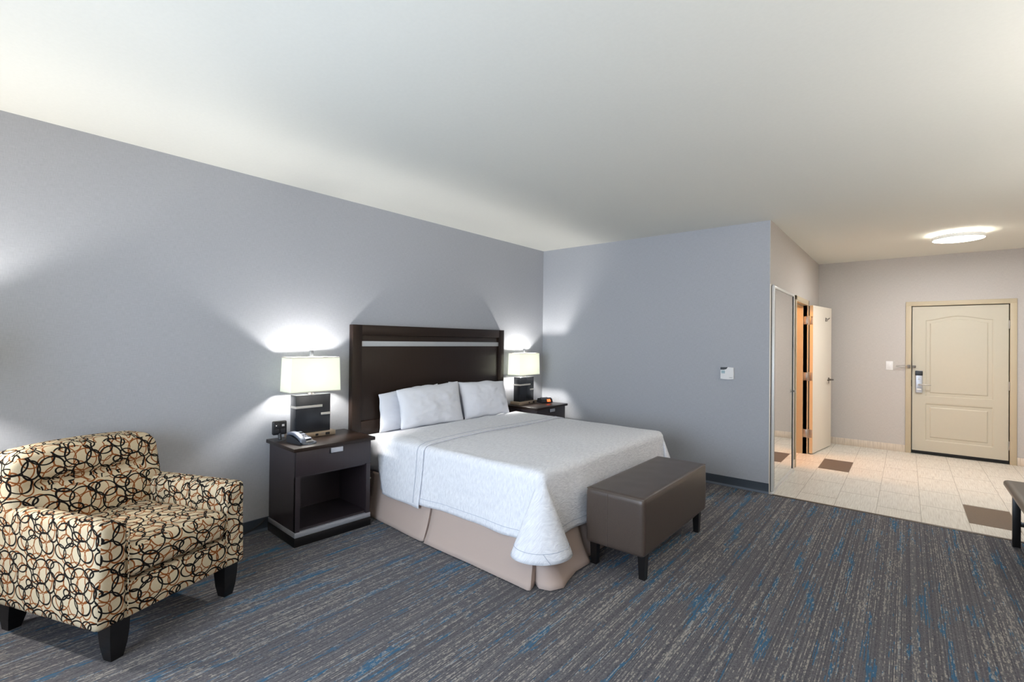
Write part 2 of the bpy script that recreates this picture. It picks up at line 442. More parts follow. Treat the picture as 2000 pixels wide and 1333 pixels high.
# ------------------------------------------------------------------ closet mirror door
d = empty('door_1', (XC, .03, 0), kind=S, label='framed mirror closet door')
L_, T_ = 1.07, 2.085
m = MB(); m.box((.008, 0, .022), (.034, .028, T_), .002); m.box((.008, L_-.028, .022), (.034, L_, T_), .002); m.box((.008, .028, .022), (.034, L_-.028, .05), .002); m.box((.008, .028, T_-.028), (.034, L_-.028, T_), .002)
m.build('mirror_frame', M['mirrorframe'], d)
m = MB(); m.box((.031, .028, .05), (.0345, .032, T_-.028)); m.box((.031, L_-.034, .05), (.0345, L_-.027, T_-.028)); m.build('gasket', M['gasket'], d, smooth=False)
box('mirror', (.012, .03, .05), (.028, L_-.03, T_-.028), M['mirror'], d, bev=0)
box('side_gap_shade', (.0015, .0, .02), (.008, .02, T_), M['gasket'], d, bev=0, label='black strip painting the shaded edge gap')  # dark sliver paints the shade in the gap beside the frame
box('track', (.004, -.02, 0), (.040, L_+.04, .018), M['mirrorframe'], d, bev=.003)
m = MB(); m.cyl((.034, L_-.02, .95), (.050, L_-.02, .95), .010); m.box((.046, L_-.03, .93), (.054, L_-.01, .97), .003); m.build('pull', M['chrome'], d)
box('top_clip', (.004, .0, T_), (.03, .03, T_+.012), M['chrome'], d, bev=.003)

# ------------------------------------------------------------------ bathroom doorway and door
d = empty('trim_3', (XC, 0, 0), kind=S, label='tan frame of the bathroom doorway')
m = MB()
m.box((-.13, BY0-.012, 0), (.013, BY0, BZ)); m.box((-.13, BY1, 0), (.013, BY1+.012, BZ)); m.box((-.13, BY0-.012, BZ-.012), (.013, BY1+.012, BZ))
m.box((-.13, BY1-.016, 0), (-.045, BY1, BZ-.012)); m.box((-.13, BY0, 0), (-.045, BY0+.016, BZ-.012)); m.box((-.13, BY0, BZ-.028), (-.045, BY1, BZ-.012))
m.build('jamb', M['frame'], d, smooth=False)
m = MB(); m.box((.0, BY0-.06, 0), (.016, BY0-.008, BZ+.055), .003); m.box((.0, BY1+.008, 0), (.016, BY1+.06, BZ+.055), .003); m.box((.0, BY0-.06, BZ), (.016, BY1+.06, BZ+.055), .003)
m.build('casing', M['frame'], d)
for z in (.28, 1.06, 1.83):
    m = MB(); m.box((-.044, BY1-.0035, z-.055), (.010, BY1-.0005, z+.055), .001); m.build('hinge_leaf', M['chrome'], d)
hx, hy = XC+.028, BY1+.012
ang = math.atan2(.125, .84)
d = empty('door_2', (hx, hy, 0), rz=-ang, kind=S, label='open ivory bathroom door with lever')
LW = .84
box('leaf', (0, .0, .012), (.042, LW, 2.035), M['bathdoor'], d, bev=.0015)
box('leaf_edge', (.0005, -.0015, .012), (.0415, .0, 2.035), M['edge'], d, bev=0, label='tan door edge')
box('gap_shade_strip', (-.024, .004, .02), (-.001, .010, 2.03), M['gasket'], d, bev=0, label='black strip painting the shaded gap behind the hinges')  # black strip paints the shade between jamb and open leaf
for z in (.28, 1.06, 1.83):
    m = MB(); m.box((-.004, -.0045, z-.055), (.034, -.0015, z+.055), .001); m.cyl((-.008, -.008, z-.056), (-.008, -.008, z+.056), .007)
    m.cyl((-.008,-.008,z+.056),(-.008,-.008,z+.062),.0085); m.cyl((-.008,-.008,z-.062),(-.008,-.008,z-.056),.0085)
    h = m.build('hinge', M['chrome'], d)
m = MB(); yy = LW-.13; zz = .99
m.cyl((.042, yy, zz), (.050, yy, zz), .030, n=28); m.cyl((.050, yy, zz), (.098, yy, zz), .012); m.tube([(.096, yy, zz), (.100, yy-.03, zz+.001), (.088, yy-.09, zz), (.070, yy-.14, zz-.004)], lambda t: .012-.003*t, 12)
m.cyl((.042, yy-.0, zz-.045), (.048, yy, zz-.045), .010)
m.build('door_handle', M['steel'], d)
m = MB(); zz = 1.86; yy = LW-.28
m.box((.042, yy-.012, zz-.028), (.047, yy+.012, zz+.028), .002); m.tube([(.047, yy, zz+.008), (.075, yy, zz+.004), (.092, yy, zz+.022)], .006, 10); m.tube([(.047, yy, zz-.014), (.062, yy, zz-.020), (.068, yy, zz-.004)], .005, 10)
m.build('coat_hook', M['steel'], d)
box('strike', (-.09+XC+.0, BY0+.0161, .96), (-.06+XC, BY0+.018, 1.03), M['gasket'], None, bev=0, kind=S).name = 'trim_4'

# ------------------------------------------------------------------ entry door
d = empty('door_3', ((DX0+DX1)/2, YF, 0), kind=S, label='cream two-panel entry door with arched upper panel')
hw = (DX1-DX0)/2
m = MB(); m.box((-hw-.066, -.016, 0), (-hw-.004, .09, DZ+.066), .003); m.box((hw+.004, -.016, 0), (hw+.066, .09, DZ+.066), .003); m.box((-hw-.066, -.0162, DZ+.004), (hw+.066, .09, DZ+.066), .003)
m.build('door_frame', M['frame'], d)
def arch(u, top, rise): # cathedral arch
    return top + rise*(.5+.5*math.cos(PI*u))**.85
def panel_depth(x, z):
    # raised moulding profile around two panels, depth into door (+) / out (-)
    best = 1e9
    for (xl, xr, zb, zt, rise) in ((-.325, .325, .81, 1.845, .052), (-.325, .325, .20, .695, 0)):
        u = max(-1, min(1, x/.325)); t = arch(u, zt, rise) if rise else zt
        dd = min(x-xl, xr-x, z-zb, t-z)
        if abs(dd) < abs(best): best = dd if abs(dd) < abs(best) else best
        if dd > 0: best = dd; break
    e = best
    if e < -.004: return 0.
    if e < .012: return .013*math.sin(PI/2*(e+.004)/.016)
    if e < .032: return .013
    if e < .050: return .013-.012*((e-.032)/.018)
    return .001
def grid_lines(lo, hi, fine, st):
    s = set([lo, hi]); v = lo
    while v < hi: s.add(round(v, 4)); v += st
    for f0, f1 in fine:
        v = f0
        while v < f1: s.add(round(v, 4)); v += .004
    return sorted(x for x in s if lo <= x <= hi)
dh = hw-.003
xs = grid_lines(-dh, dh, ((-.332, -.27), (.27, .332)), .02)
zs = grid_lines(.045, DZ-.002, ((.194, .256), (.64, .70), (.804, .866), (1.79, 1.90)), .02)
V = []; F = []
for z in zs:
    for x in xs: V.append((x, panel_depth(x, z)+.012, z))
nx = len(xs)
F += [(j*nx+i, j*nx+i+1, (j+1)*nx+i+1, (j+1)*nx+i) for j in range(len(zs)-1) for i in range(nx-1)]
m = MB(); m.add(V, F); m.box((-dh, .0205, .045), (dh, .05, DZ-.002))
m.box((-dh,.012,.045),(-dh+.003,.03,DZ-.002)); m.box((dh-.003,.012,.045),(dh,.03,DZ-.002)); m.box((-dh,.012,DZ-.006),(dh,.03,DZ-.002))
m.build('leaf', M['cream'], d, angle=50)
box('door_sweep', (-dh, .008, .004), (dh, .05, .045), M['gasket'], d, bev=.001, label='black door sweep')
for z in (.236, .995, 1.782):
    m = MB(); m.cyl((hw-.001, .002, z-.05), (hw-.001, .002, z+.05), .0075); m.cyl((hw-.001, .002, z+.05), (hw-.001, .002, z+.058), .009, .004); m.cyl((hw-.001, .002, z-.058), (hw-.001, .002, z-.05), .004, .009)
    m.box((hw+.001, -.003, z-.05), (hw+.02, .006, z+.05)); m.build('hinge', M['chrome'], d)
x0 = 3.99-(DX0+DX1)/2
lk = MB().box((x0-.038, -.014, .845), (x0+.038, .014, 1.155), .010, seg=3).build('lock_plate', M['silver'], d)
MB().box((x0-.040, -.024, 1.085), (x0+.040, .0, 1.150), .006, seg=3).build('lock_cap', M['black'], lk)
m = MB(); m.cyl((x0, -.014, 1.035), (x0, -.022, 1.035), .013, n=20); m.build('thumb_turn', M['chrome'], lk)
m = MB(); m.cyl((x0, -.014, .96), (x0, -.050, .96), .012); m.tube([(x0-.004, -.050, .96), (x0+.02, -.056, .962), (x0+.09, -.056, .962), (x0+.125, -.048, .960)], lambda t: .010-.003*t, 12); m.build('lever_handle', M['chrome'], lk)
m = MB(); m.box((x0-.026, -.018, .885), (x0+.026, -.010, .905), .003); m.build('lock_cover', M['mirrorframe'], lk)
m = MB(); m.box((x0-.022, -.0145, 1.062), (x0+.022, -.0138, 1.066)); m.build('marking', M['grey'], lk)
g = MB(); gz = 1.207; gx = -hw
g.box((gx-.045, -.030, gz-.024), (gx-.012, -.016, gz+.024), .003)
for dz in (-.012, .012): g.tube([(gx-.03, -.034, gz+dz), (gx-.10, -.046, gz+dz), (gx-.155, -.052, gz+dz*.6)], .0035, 8)
g.tube([(gx-.155, -.052, gz-.0075), (gx-.172, -.054, gz), (gx-.155, -.052, gz+.0075)], .0035, 8)
g.build('security_bar', M['steel'], d)
g = MB(); g.box((gx+.012, -.010, gz-.016), (gx+.045, .014, gz+.016), .003); g.cyl((gx+.02, -.010, gz), (gx+.02, -.040, gz), .006); g.cyl((gx+.02, -.040, gz), (gx+.02, -.050, gz), .011)
g.build('bar_catch', M['steel'], d)
box('latch', (gx-.004, -.0165, .93), (gx+.002, .012, 1.02), M['gasket'], d, bev=0)

# switch & thermostat
t = empty('light_switch', (3.667, YF, 1.21), label='white rocker light switch on the hall wall left of the entry door', cat='light switch')
box('plate', (-.040, -.007, -.062), (.040, 0, .062), M['white'], t, bev=.003)
box('rocker', (-.017, -.012, -.034), (.017, -.006, .034), M['white'], t, bev=.002)
t = empty('thermostat', (2.407, 0, 1.186), label='white wall thermostat with small screen on the grey wall', cat='thermostat')
pts = []
for i in range(13):
    a = i/12; pts.append((-.064+.128*a, -.058-.006*math.sin(PI*a)))
for i in range(13):
    a = 1-i/12; pts.append((-.064+.128*a, .058+.006*math.sin(PI*a)))
R90 = Matrix.Rotation(PI/2, 4, 'X')
MB().prism(pts, .0, .030, R90).build('body', M['white'], t)
cap = [(-.064, .062), (-.064, .036), (-.03, .036), (-.005, .044), (.008, .0655), (-.02, .064)]
MB().prism(cap, .0301, .0325, R90).build('sensor_window', M['black'], t, label='black tinted sensor strip')
box('screen', (-.055, -.032, -.002), (-.020, -.0301, .028), M['lcd'], t, bev=0)
for i in range(3): box('button', (-.010+i*.014, -.032, .022), (-.002+i*.014, -.0302, .027), M['white'], t, bev=.0005)
for i in range(4): box('marking', (.024+i*.008, -.0307, -.046), (.029+i*.008, -.0301, -.040), M['grey'], t, bev=0)

# hall ceiling light
t = empty('ceiling_light', (4.29, 1.82, H), label='round flush white ceiling light glowing in the entry hall', cat='ceiling light')
m = MB(); m.cyl((0, 0, 0), (0, 0, -.022), .16, n=40); m.build('canopy', M['white'], t)
m = MB(); m.cyl((0, 0, -.022), (0, 0, -.026), .20, n=64); m.build('edge_glow', M['ring'], t)
n = 72; vs = []; fs = []
for r, z in ((.2145, -.030), (.2165, -.032), (.2165, -.070), (.2135, -.072), (.2135, -.030)): vs += [(r*math.cos(2*PI*i/n), r*math.sin(2*PI*i/n), z) for i in range(n)]
for k in range(5): fs += [(k*n+i, k*n+(i+1) % n, ((k+1) % 5)*n+(i+1) % n, ((k+1) % 5)*n+i) for i in range(n)]
mesh_obj('rim', vs, fs, M['white'], t)
m = MB(); m.cyl((0, 0, -.030), (0, 0, -.071), .2130, n=72); m.build('diffuser', M['diff'], t)

# ------------------------------------------------------------------ headboard
t = empty('headboard', (0.003, -1.92, 0), label='tall dark brown panelled headboard with silver strip on the wall', cat='headboard')
hy = 1.035
m = MB()
m.box((0, -hy, 0), (.057, -hy+.093, 1.632), .002); m.box((0, hy-.093, 0), (.057, hy, 1.632), .002)
m.box((0, -hy+.093, 1.54), (.057, hy-.093, 1.632), .002); m.box((0, -hy+.093, .62), (.057, hy-.093, .755), .002)
m.build('frame', M['esp'], t)
box('panel', (0, -hy+.092, .75), (.043, hy-.092, 1.545), M['esp'], t, bev=.001)
box('lower_panel', (0, -hy+.092, .02), (.040, hy-.092, .625), M['esp'], t, bev=.001)
box('metal_strip', (.040, -hy+.094, 1.437), (.047, hy-.094, 1.484), M['strip'], t, bev=.001, label='silver strip')

# ------------------------------------------------------------------ bed
BX0, BX1, BY_0, BY_1 = .066, 2.07, -2.885, -.955
bed = empty('bed', (BX0, -1.92, 0), label='king bed with white mattress and taupe skirt against the dark headboard', cat='bed')
def P(x, y, z): return (x-BX0, y+1.92, z)
soft('mattress', (BX1-BX0, 1.93, .31), .06, M['sheet'], bed, .04, center=((BX1-BX0)/2, 0, .49),
     deform=lambda v: v + Vector((0, 0, .006*mnoise.noise(v*4))))
box('box_spring', (.0, -.945, .14), (BX1-BX0-.02, .945, .335), M['skirt'], bed, bev=.02)
for sx in (.12, 1.85):
    for sy in (-.8, .8):
        MB().cyl((sx, sy, 0), (sx, sy, .14), .025).build('foot', M['black'], bed)
# skirt: path of (top xy) -> (bottom xy)
path = [((.30,-2.905),(.30,-2.955)), ((.7,-2.91),(.7,-2.985)), ((1.06,-2.915),(1.075,-3.015)), ((1.078,-2.912),(1.098,-3.005)),
        ((1.080,-2.89),(1.092,-2.93)), ((1.088,-2.90),(1.108,-2.985)), ((1.12,-2.915),(1.13,-3.022)), ((1.6,-2.92),(1.62,-3.030)), ((2.04,-2.925),(2.115,-3.050)), ((2.07,-2.92),(2.130,-3.040)),
        ((2.078,-2.905),(2.105,-2.955)), ((2.085,-2.905),(2.16,-2.985)), ((2.105,-2.90),(2.225,-2.965)), ((2.11,-2.87),(2.262,-2.885)), ((2.112,-2.80),(2.235,-2.80)),
        ((2.11,-2.65),(2.205,-2.66)), ((2.11,-2.5),(2.215,-2.50)), ((2.11,-2.48),(2.20,-2.465)), ((2.10,-2.46),(2.135,-2.45)), ((2.11,-2.42),(2.16,-2.40)),
        ((2.11,-1.95),(2.155,-1.95)), ((2.11,-1.92),(2.13,-1.915)), ((2.11,-1.89),(2.155,-1.89)), ((2.11,-1.0),(2.16,-.98)), ((2.09,-.92),(2.14,-.84)), ((1.6,-.92),(1.6,-.83)), ((.30,-.93),(.30,-.88))]
V = []; NS = 14
segs = []
for i in range(len(path)-1):
    (ta, ba), (tb, bb) = path[i], path[i+1]
    L = math.dist(ba, bb); k = max(1, int(L/.04))
    for j in range(k): f = j/k; segs.append(((ta[0]+(tb[0]-ta[0])*f, ta[1]+(tb[1]-ta[1])*f), (ba[0]+(bb[0]-ba[0])*f, ba[1]+(bb[1]-ba[1])*f)))
segs.append(path[-1])
for (tx, ty), (bx_, by_) in segs:
    tx -= .012 if tx > 2.05 else 0; ty += .012 if ty < -2.5 else 0
    for s in range(NS+1):
        f = s/NS; g = f**1.9
        z = .36 - (.36-.006)*f
        w = .006*mnoise.noise(Vector((bx_*3, by_*3, 2.)))*f
        V.append(P(tx+(bx_-tx)*g+w, ty+(by_-ty)*g+w, z))
F = [(i*(NS+1)+s, (i+1)*(NS+1)+s, (i+1)*(NS+1)+s+1, i*(NS+1)+s+1) for i in range(len(segs)-1) for s in range(NS)]
sk = mesh_obj('bed_skirt', V, F, M['skirt'], bed, angle=70, label='taupe pleated bed skirt')
md = sk.modifiers.new('thick', 'SOLIDIFY'); md.thickness = .004; md.offset = -1

# coverlet
ZT, R_ = .672, .055
def cover_point(a, b, lift=0., x0=.40):
    """a: along bed from head end, b: across (0 centre). returns world point"""
    xf, wy = 2.055, .925
    ea = max(0., a-xf); eb = max(0., abs(b)-wy); sg = -1 if b < 0 else 1
    r = R_
    crown = .010*(1-(b/.93)**2) if abs(b) < .93 else 0
    bx = min(a, xf); by = sg*min(abs(b), wy)
    if ea == 0 and eb == 0:
        z = ZT + crown + .004*mnoise.noise(Vector((a*3, b*3, 0))) + .012*mnoise.noise(Vector((a*1.1, b*1.1, 5)))
        return Vector((bx, by-1.92, z+lift))
    e = math.hypot(ea, eb); phi = math.atan2(ea, eb)      # 0: side, pi/2: foot
    corner = (ea > 0 and eb > 0)
    D = .43
    tang = 0.
    if corner:
        s2_ = math.sin(2*phi)
        emax = min(.465/max(1e-6, math.cos(phi)), .455/max(1e-6, math.sin(phi)))
        fr = e/emax; ee = fr*(.458 + .085*s2_**.5)
    else: ee = e
    if ee < r*PI/2:
        th = ee/r; out = r*math.sin(th); dn = r*(1-math.cos(th))
    else:
        out = r; dn = r + (ee-r*PI/2)
    h = max(0., ee-r*PI/2)/.4
    side = .5+.5*math.cos(2*phi)
    if corner:
        out += h*(.040 + .085*s2_**1.2)
        tang = h*.135*math.sin(4*(phi-PI/4))
        near = h*(.040*s2_)
        out += near*.3*math.cos(8*phi)
    else:
        q = a if eb > 0 else b
        ph = (a*7+1.2) if eb > 0 else (b*11+.5)
        amp = min(1., (xf-a)/.2+.0) if eb > 0 else min(1., (wy-abs(b))/.2)
        out += h*(.040+max(0, amp)*(.010*math.sin(ph)+.006*math.sin(ph*2.3+1)))
    wr = mnoise.noise(Vector((a*6, b*6, e*3)))*.006*min(1, h*2)
    out += wr + lift
    dx = math.sin(phi); dy = math.cos(phi)
    z = ZT - dn + (.004*mnoise.noise(Vector((a*3, b*3, 0))))*(1-min(1, h*3)) + lift*(.3 if h == 0 else 0)
    return Vector((bx + dx*out + dy*tang, by + sg*(dy*out - dx*tang) - 1.92, z))
def cloth(name, mat, a0, a1, b0, b1, st, parent, lift=0., trim=None, thick=.006):
    na = int((a1-a0)/st); nb = int((b1-b0)/st); V = []; U = []
    for i in range(na+1):
        for j in range(nb+1):
            a = a0+(a1-a0)*i/na; b = b0+(b1-b0)*j/nb
            if trim: a, b = trim(a, b, i/na, j/nb)
            V.append(cover_point(a, b, lift)); U.append((a, b))
    F = [(i*(nb+1)+j, (i+1)*(nb+1)+j, (i+1)*(nb+1)+j+1, i*(nb+1)+j+1) for i in range(na) for j in range(nb)]
    o = mesh_obj(name, V, F, mat, parent, uvs=U, angle=80)
    md = o.modifiers.new('thick', 'SOLIDIFY'); md.thickness = thick; md.offset = -1
    return o
def trim_main(a, b, fi, fj):
    return a + .03*max(0, 1-fi*6)*math.sin(b*2.), b
A1, BB = 2.055+.455, .925+.465
cv = cloth('coverlet', M['cover'], .46, A1, -BB, BB, .022, None, trim=trim_main)
tag(cv, 'white textured coverlet draped over the bed, hanging low at the foot corner', 'coverlet')
cloth('turned_down_fold', M['cover'], .33, .985, -BB-.025, BB+.01, .022, cv, lift=.011, thick=.008, trim=lambda a, b, fi, fj: (a + .16*(1-fi)*(abs(b)/1.4)**4 + .07*(1-fi)*max(0, 1-(b/.9)**4) + .012*math.sin(b*3)*fi, b))
m = MB()
def stitch(f, n=120, r=.0016):
    m.tube([f(i/n) for i in range(n+1)], r, 6)
off = Vector((0, 0, .0015))
stitch(lambda t: cover_point(.915+.012*math.sin((-BB+2*BB*t)*3), -BB+2*BB*t, .0135)+off)
stitch(lambda t: cover_point(.99+.012*math.sin((-BB+2*BB*t)*3), -BB+2*BB*t, .010)+off)
stitch(lambda t: cover_point(1.0+(A1-1.0)*t, -(BB-.05), .001))
stitch(lambda t: cover_point(A1-.05, -(BB-.05)+2*(BB-.05)*t, .001))
m.build('hem_stitching', M['stitch'], cv, label='grey blue hem stitching')

# pillows
def pillow(w, h, T, seed, loc, lean, yaw=0., roll=0., open_end=False, dl=0., dr=0., label=''):
    N, K = 36, 24; V = []; F = []
    for side in (1, -1):
        for i in range(N+1):
            for j in range(K+1):
                a = -1+2*i/N; b = -1+2*j/K
                x = w/2*a*(1-.055*(1-b*b)); z = h/2*b*(1-(.11 if b > 0 else .02)*(1-a*a))
                th = T/2*((1-abs(a)**3.2)*(1-abs(b)**2.6))**.62
                q = Vector((a*2.2, b*1.8, seed))
                th *= 1+.16*mnoise.noise(q)
                wr = .010*mnoise.noise(Vector((a*5+b*2, b*7-a*3, seed*3))) * (1-abs(a)**6)*(1-abs(b)**6)
                if open_end and a < -.72: th = max(th, .012+.02*(1-b*b)); wr += .010*math.sin(b*9)*(-a-.72)/.28
                x += .010*mnoise.noise(Vector((b*2, seed, 0)))*a
                z += .016*mnoise.noise(Vector((a*2, seed, 4)))*b
                z -= (b+1)/2*(dl*max(0, -a)**1.3 + dr*max(0, a)**1.3)
                V.append((side*(th+ wr*side), x, z))
    n1 = (N+1)*(K+1)
    for i in range(N):
        for j in range(K):
            p = i*(K+1)+j; q = p+1; r = p+K+2; s = p+K+1
            F.append((p, q, r, s)[::-1]); F.append((n1+p, n1+q, n1+r, n1+s))
    bm = bmesh.new(); vv = [bm.verts.new(v) for v in V]
    for f in F: bm.faces.new([vv[i] for i in f])
    # stitch border
    bmesh.ops.remove_doubles(bm, verts=bm.verts[:], dist=.0006)
    bound = [e for e in bm.edges if e.is_boundary]
    if bound and not open_end:
        try: bmesh.ops.bridge_loops(bm, edges=bound)
        except Exception: pass
    bmesh.ops.recalc_face_normals(bm, faces=bm.faces[:]); bm.verts.index_update()
    o = mesh_obj('pillow', [v.co.copy() for v in bm.verts], [[v.index for v in f.verts] for f in bm.faces], M['pillow'], angle=80)
    bm.free(); o.location = loc; o.rotation_euler = (roll, lean, yaw)
    sub = o.modifiers.new('sub', 'SUBSURF'); sub.levels = 1; sub.render_levels = 1
    tag(o, label, 'pillow', 'white pillows leaning on the headboard'); return o
pillow(.74, .42, .125, 1., (.132, -2.365, .850), -.06, dl=.06, label='rear white pillow on the left, pressed against the dark headboard')
pillow(.80, .43, .16, 2., (.315, -2.255, .886), -.27, dl=.065, roll=-.03, label='front white pillow left of the gap, wide one with loose open end')
pillow(.64, .42, .125, 3., (.132, -1.545, .858), -.06, dr=.04, label='rear white pillow on the right, mostly hidden behind another pillow')
pillow(.69, .42, .16, 4., (.312, -1.495, .880), -.26, dr=.05, yaw=-.06, roll=.03, label='front white pillow right of the gap, nearest the far lamp')

# ------------------------------------------------------------------ nightstands
def make_nightstand():
    t = empty('nightstand')
    # local: x depth from wall, y width centred, front at x=.47
    w = .30; zt = .712
    box('top', (-.003, -w-.027, zt-.026), (.496, w+.027, zt), M['esp'], t, bev=.002)
    m = MB(); m.box((0, -w, .10), (.462, -w+.02, zt-.026)); m.box((0, w-.02, .10), (.462, w, zt-.026)); m.box((0, -w+.02, .10), (.012, w-.02, zt-.026))
    m.box((.44, -w, .10), (.468, -w+.034, .50)); m.box((.44, w-.034, .10), (.468, w, .50)); m.box((.012, -w+.02, .10), (.45, w-.02, .118)); m.box((.012, -w+.02, .488), (.45, w-.02, .502))
    m.build('cabinet', M['espcool'], t, smooth=False)
    m = MB(); m.box((-.002, -w-.004, .066), (.473, w+.004, .102), .0015); m.build('metal_strip', M['silver'], t, label='silver band above the plinth')
    m = MB(); m.box((-.002, -w-.006, 0), (.476, w+.006, .066), .0015); m.build('plinth', M['blackwood'], t)
    dr = box('drawer', (.452, -w, .503), (.474, w, zt-.027), M['espcool'], t, bev=.0015)
    m = MB(); m.box((.474, -.050, .634), (.482, .040, .674), .001); m.build('handle_backplate', M['black'], dr)
    m = MB(); m.box((.482, -.044, .640), (.492, .050, .676), .0015); m.build('handle', M['silver'], dr, label='silver bar handle')
    return t
ns = make_nightstand()
ns.location = (.032, -3.345, 0); ns.rotation_euler.z = math.radians(-2.5)
tag(ns, 'dark brown nightstand left of the bed, fully visible with open cubby', 'nightstand', 'nightstands flanking the bed')
ns2 = copy_tree(ns); ns2.location = (.03, -.495, 0); ns2.rotation_euler.z = 0
ns2['label'] = 'dark brown nightstand in the far corner, half hidden behind the bed'

# ------------------------------------------------------------------ table lamps
def make_lamp():
    t = empty('table_lamp')
    b = box('base_plate', (-.075, -.178, 0), (.075, .178, .036), M['champagne'], t, bev=.003, label='champagne metal base with outlets')
    for y, w_, h_ in ((.018, .011, .018), (.108, .018, .021)):
        box('outlet', (.0745, y-w_, .018-h_/2-.002), (.0765, y+w_, .018+h_/2-.002), M['black'], b, bev=0)
    box('marking', (.0752, .055, .020), (.0757, .085, .024), M['grey'], b, bev=0)
    m = MB(); m.box((-.05, -.1425, .036), (.05, .1425, .338), .003); m.build('column', M['lampblock'], t)
    m = MB(); m.box((-.0515, -.1445, .234), (.0525, .073, .253), .0015); m.build('metal_bar', M['bar'], t, label='upper pale bar wrapping the left side')
    m = MB(); m.box((-.0515, .062, .168), (.0525, .1445, .187), .0015); m.build('metal_bar', M['bar'], t, label='lower pale bar wrapping the right side')
    m = MB(); m.cyl((0, 0, .338), (0, 0, .345), .024); m.cyl((0, 0, .345), (0, 0, .44), .007); m.cyl((0,0,.415),(0,0,.45),.016); m.cyl((0, 0, .49), (0, 0, .655), .004); m.build('stem', M['chrome'], t)
    # shade: four tapered walls with thickness
    a0, b0, a1, b1, z0, z1 = .097, .205, .093, .196, .362, .640
    vs = []
    for (a, b_, z) in ((a0, b0, z0), (a1, b1, z1), (a1-.003, b1-.003, z1), (a0-.003, b0-.003, z0)):
        vs += [(-a, -b_, z), (a, -b_, z), (a, b_, z), (-a, b_, z)]
    fs = [(k*4+i, k*4+(i+1) % 4, ((k+1) % 4)*4+(i+1) % 4, ((k+1) % 4)*4+i) for k in range(4) for i in range(4)]
    sh = mesh_obj('lamp_shade', vs, fs, M['shade'], t, smooth=False, label='rectangular cream fabric shade, lit')
    for a, b_, z in ((a0+.001, b0+.001, z0), (a1+.001, b1+.001, z1-.006)):
        vs = [(sx*(a-i), sy*(b_-i), z+h) for i, h in ((0, 0), (0, .006), (.004, .006), (.004, 0)) for sx, sy in ((-1,-1),(1,-1),(1,1),(-1,1))]
        mesh_obj('shade_trim', vs, [(k*4+i, k*4+(i+1) % 4, ((k+1) % 4)*4+(i+1) % 4, ((k+1) % 4)*4+i) for k in range(4) for i in range(4)], M['bar'], sh, smooth=False)
    m = MB(); m.tube([(0, -b1+.003, z1-.02), (0, 0, z1-.012), (0, b1-.003, z1-.02)], .002, 6); m.tube([(-a1+.003, 0, z1-.02), (0, 0, z1-.012), (a1-.003, 0, z1-.02)], .002, 6); m.build('spider', M['chrome'], sh)
    m = MB(); m.box((-.009, -.0125, .645), (.009, .0125, .692), .001); m.cyl((0,0,.640),(0,0,.646),.006); m.build('finial', M['grey'], t)
    return t
def bulb_light(name, loc, power, col=(1, .97, .93), r=.03):
    l = bpy.data.lights.new(name, 'POINT'); l.energy = power; l.color = col; l.shadow_soft_size = r
    o = bpy.data.objects.new(name, l); COL.objects.link(o); o.location = loc; return o
la = make_lamp(); la.location = (.127, -3.372, .712); la.rotation_euler.z = math.radians(-2)
tag(la, 'lit lamp with black block base on the near nightstand left of the bed', 'table lamp', 'bedside lamps')
lb = copy_tree(la); lb.location = (.120, -.560, .712); lb.rotation_euler.z = 0
lb['label'] = 'lit lamp with black block base on the far corner nightstand'
LP = 27.
bulb_light('lamp_bulb_light', (.127, -3.372, .712+.50), LP)
bulb_light('lamp_bulb_light', (.120, -.560, .712+.50), LP)

# floor lamp just left of the picture, its glow is on the wall
t = empty('floor_lamp', (.26, -5.62, 0), label='floor lamp beyond the left edge, throwing light on the wall', cat='floor lamp')
m = MB(); m.cyl((0, 0, 0), (0, 0, .02), .14, n=32); m.build('base', M['black'], t)
m = MB(); m.cyl((0, 0, .02), (0, 0, 1.36), .011); m.build('pole', M['chrome'], t)
vs = []; n = 40
for r, z in ((.20, 1.27), (.19, 1.54), (.187, 1.54), (.197, 1.27)): vs += [(r*math.cos(2*PI*i/n), r*math.sin(2*PI*i/n), z) for i in range(n)]
fs = [(k*n+i, k*n+(i+1) % n, ((k+1) % 4)*n+(i+1) % n, ((k+1) % 4)*n+i) for k in range(4) for i in range(n)]
mesh_obj('lamp_shade', vs, fs, M['shade'], t)
bulb_light('lamp_bulb_light', (.26, -5.62, 1.41), 36.)

# ------------------------------------------------------------------ telephone, charging stand, clock, cords
t = empty('telephone', (.318, -3.552, .712), rz=math.radians(4), label='black and silver corded telephone on the near nightstand', cat='telephone')
# body long axis = local x (toward viewer), wedge
prof = [(-.095, 0), (.095, 0), (.098, .012), (.090, .020), (.02, .040), (-.06, .058), (-.095, .050)]
RX = Matrix.Rotation(PI/2, 4, 'X')
MB().prism(prof, -.055, .055, RX).build('phone_base', M['greydark'], t)
V, F = rbox((.20, .048, .026), .011, .008)
V = [Vector((v.x, v.y-.030, v.z*(1-.1*abs(v.x)/.1) + .066 - 2.6*(v.x+.01)**2 - .14*(v.x+.0))) for v in V]
hs = mesh_obj('handset', V, F, M['phonegrey'], t, label='silver grey handset')
V, F = rbox((.15, .050, .008), .003, .01)
V = [Vector((v.x, v.y+.026, v.z + .050 - .23*v.x)) for v in V]
fp = mesh_obj('face_plate', V, F, M['phonegrey'], t)
for i in range(4):
    for j in range(3): box('key', (.0+i*.016-.01, .010+j*.014, .054-.23*(i*.016)-.001), (.010+i*.016-.01, .020+j*.014, .057-.23*(i*.016)), M['black'], fp, bev=.0005)
box('display', (-.060, .010, .063), (-.030, .044, .068), M['black'], fp, bev=.001)
pts = []; NT_ = 16
ctr = [(.085, -.035, .012), (.112, -.030, .009), (.135, -.005, .009), (.132, .035, .009), (.112, .058, .009), (.088, .052, .010)]
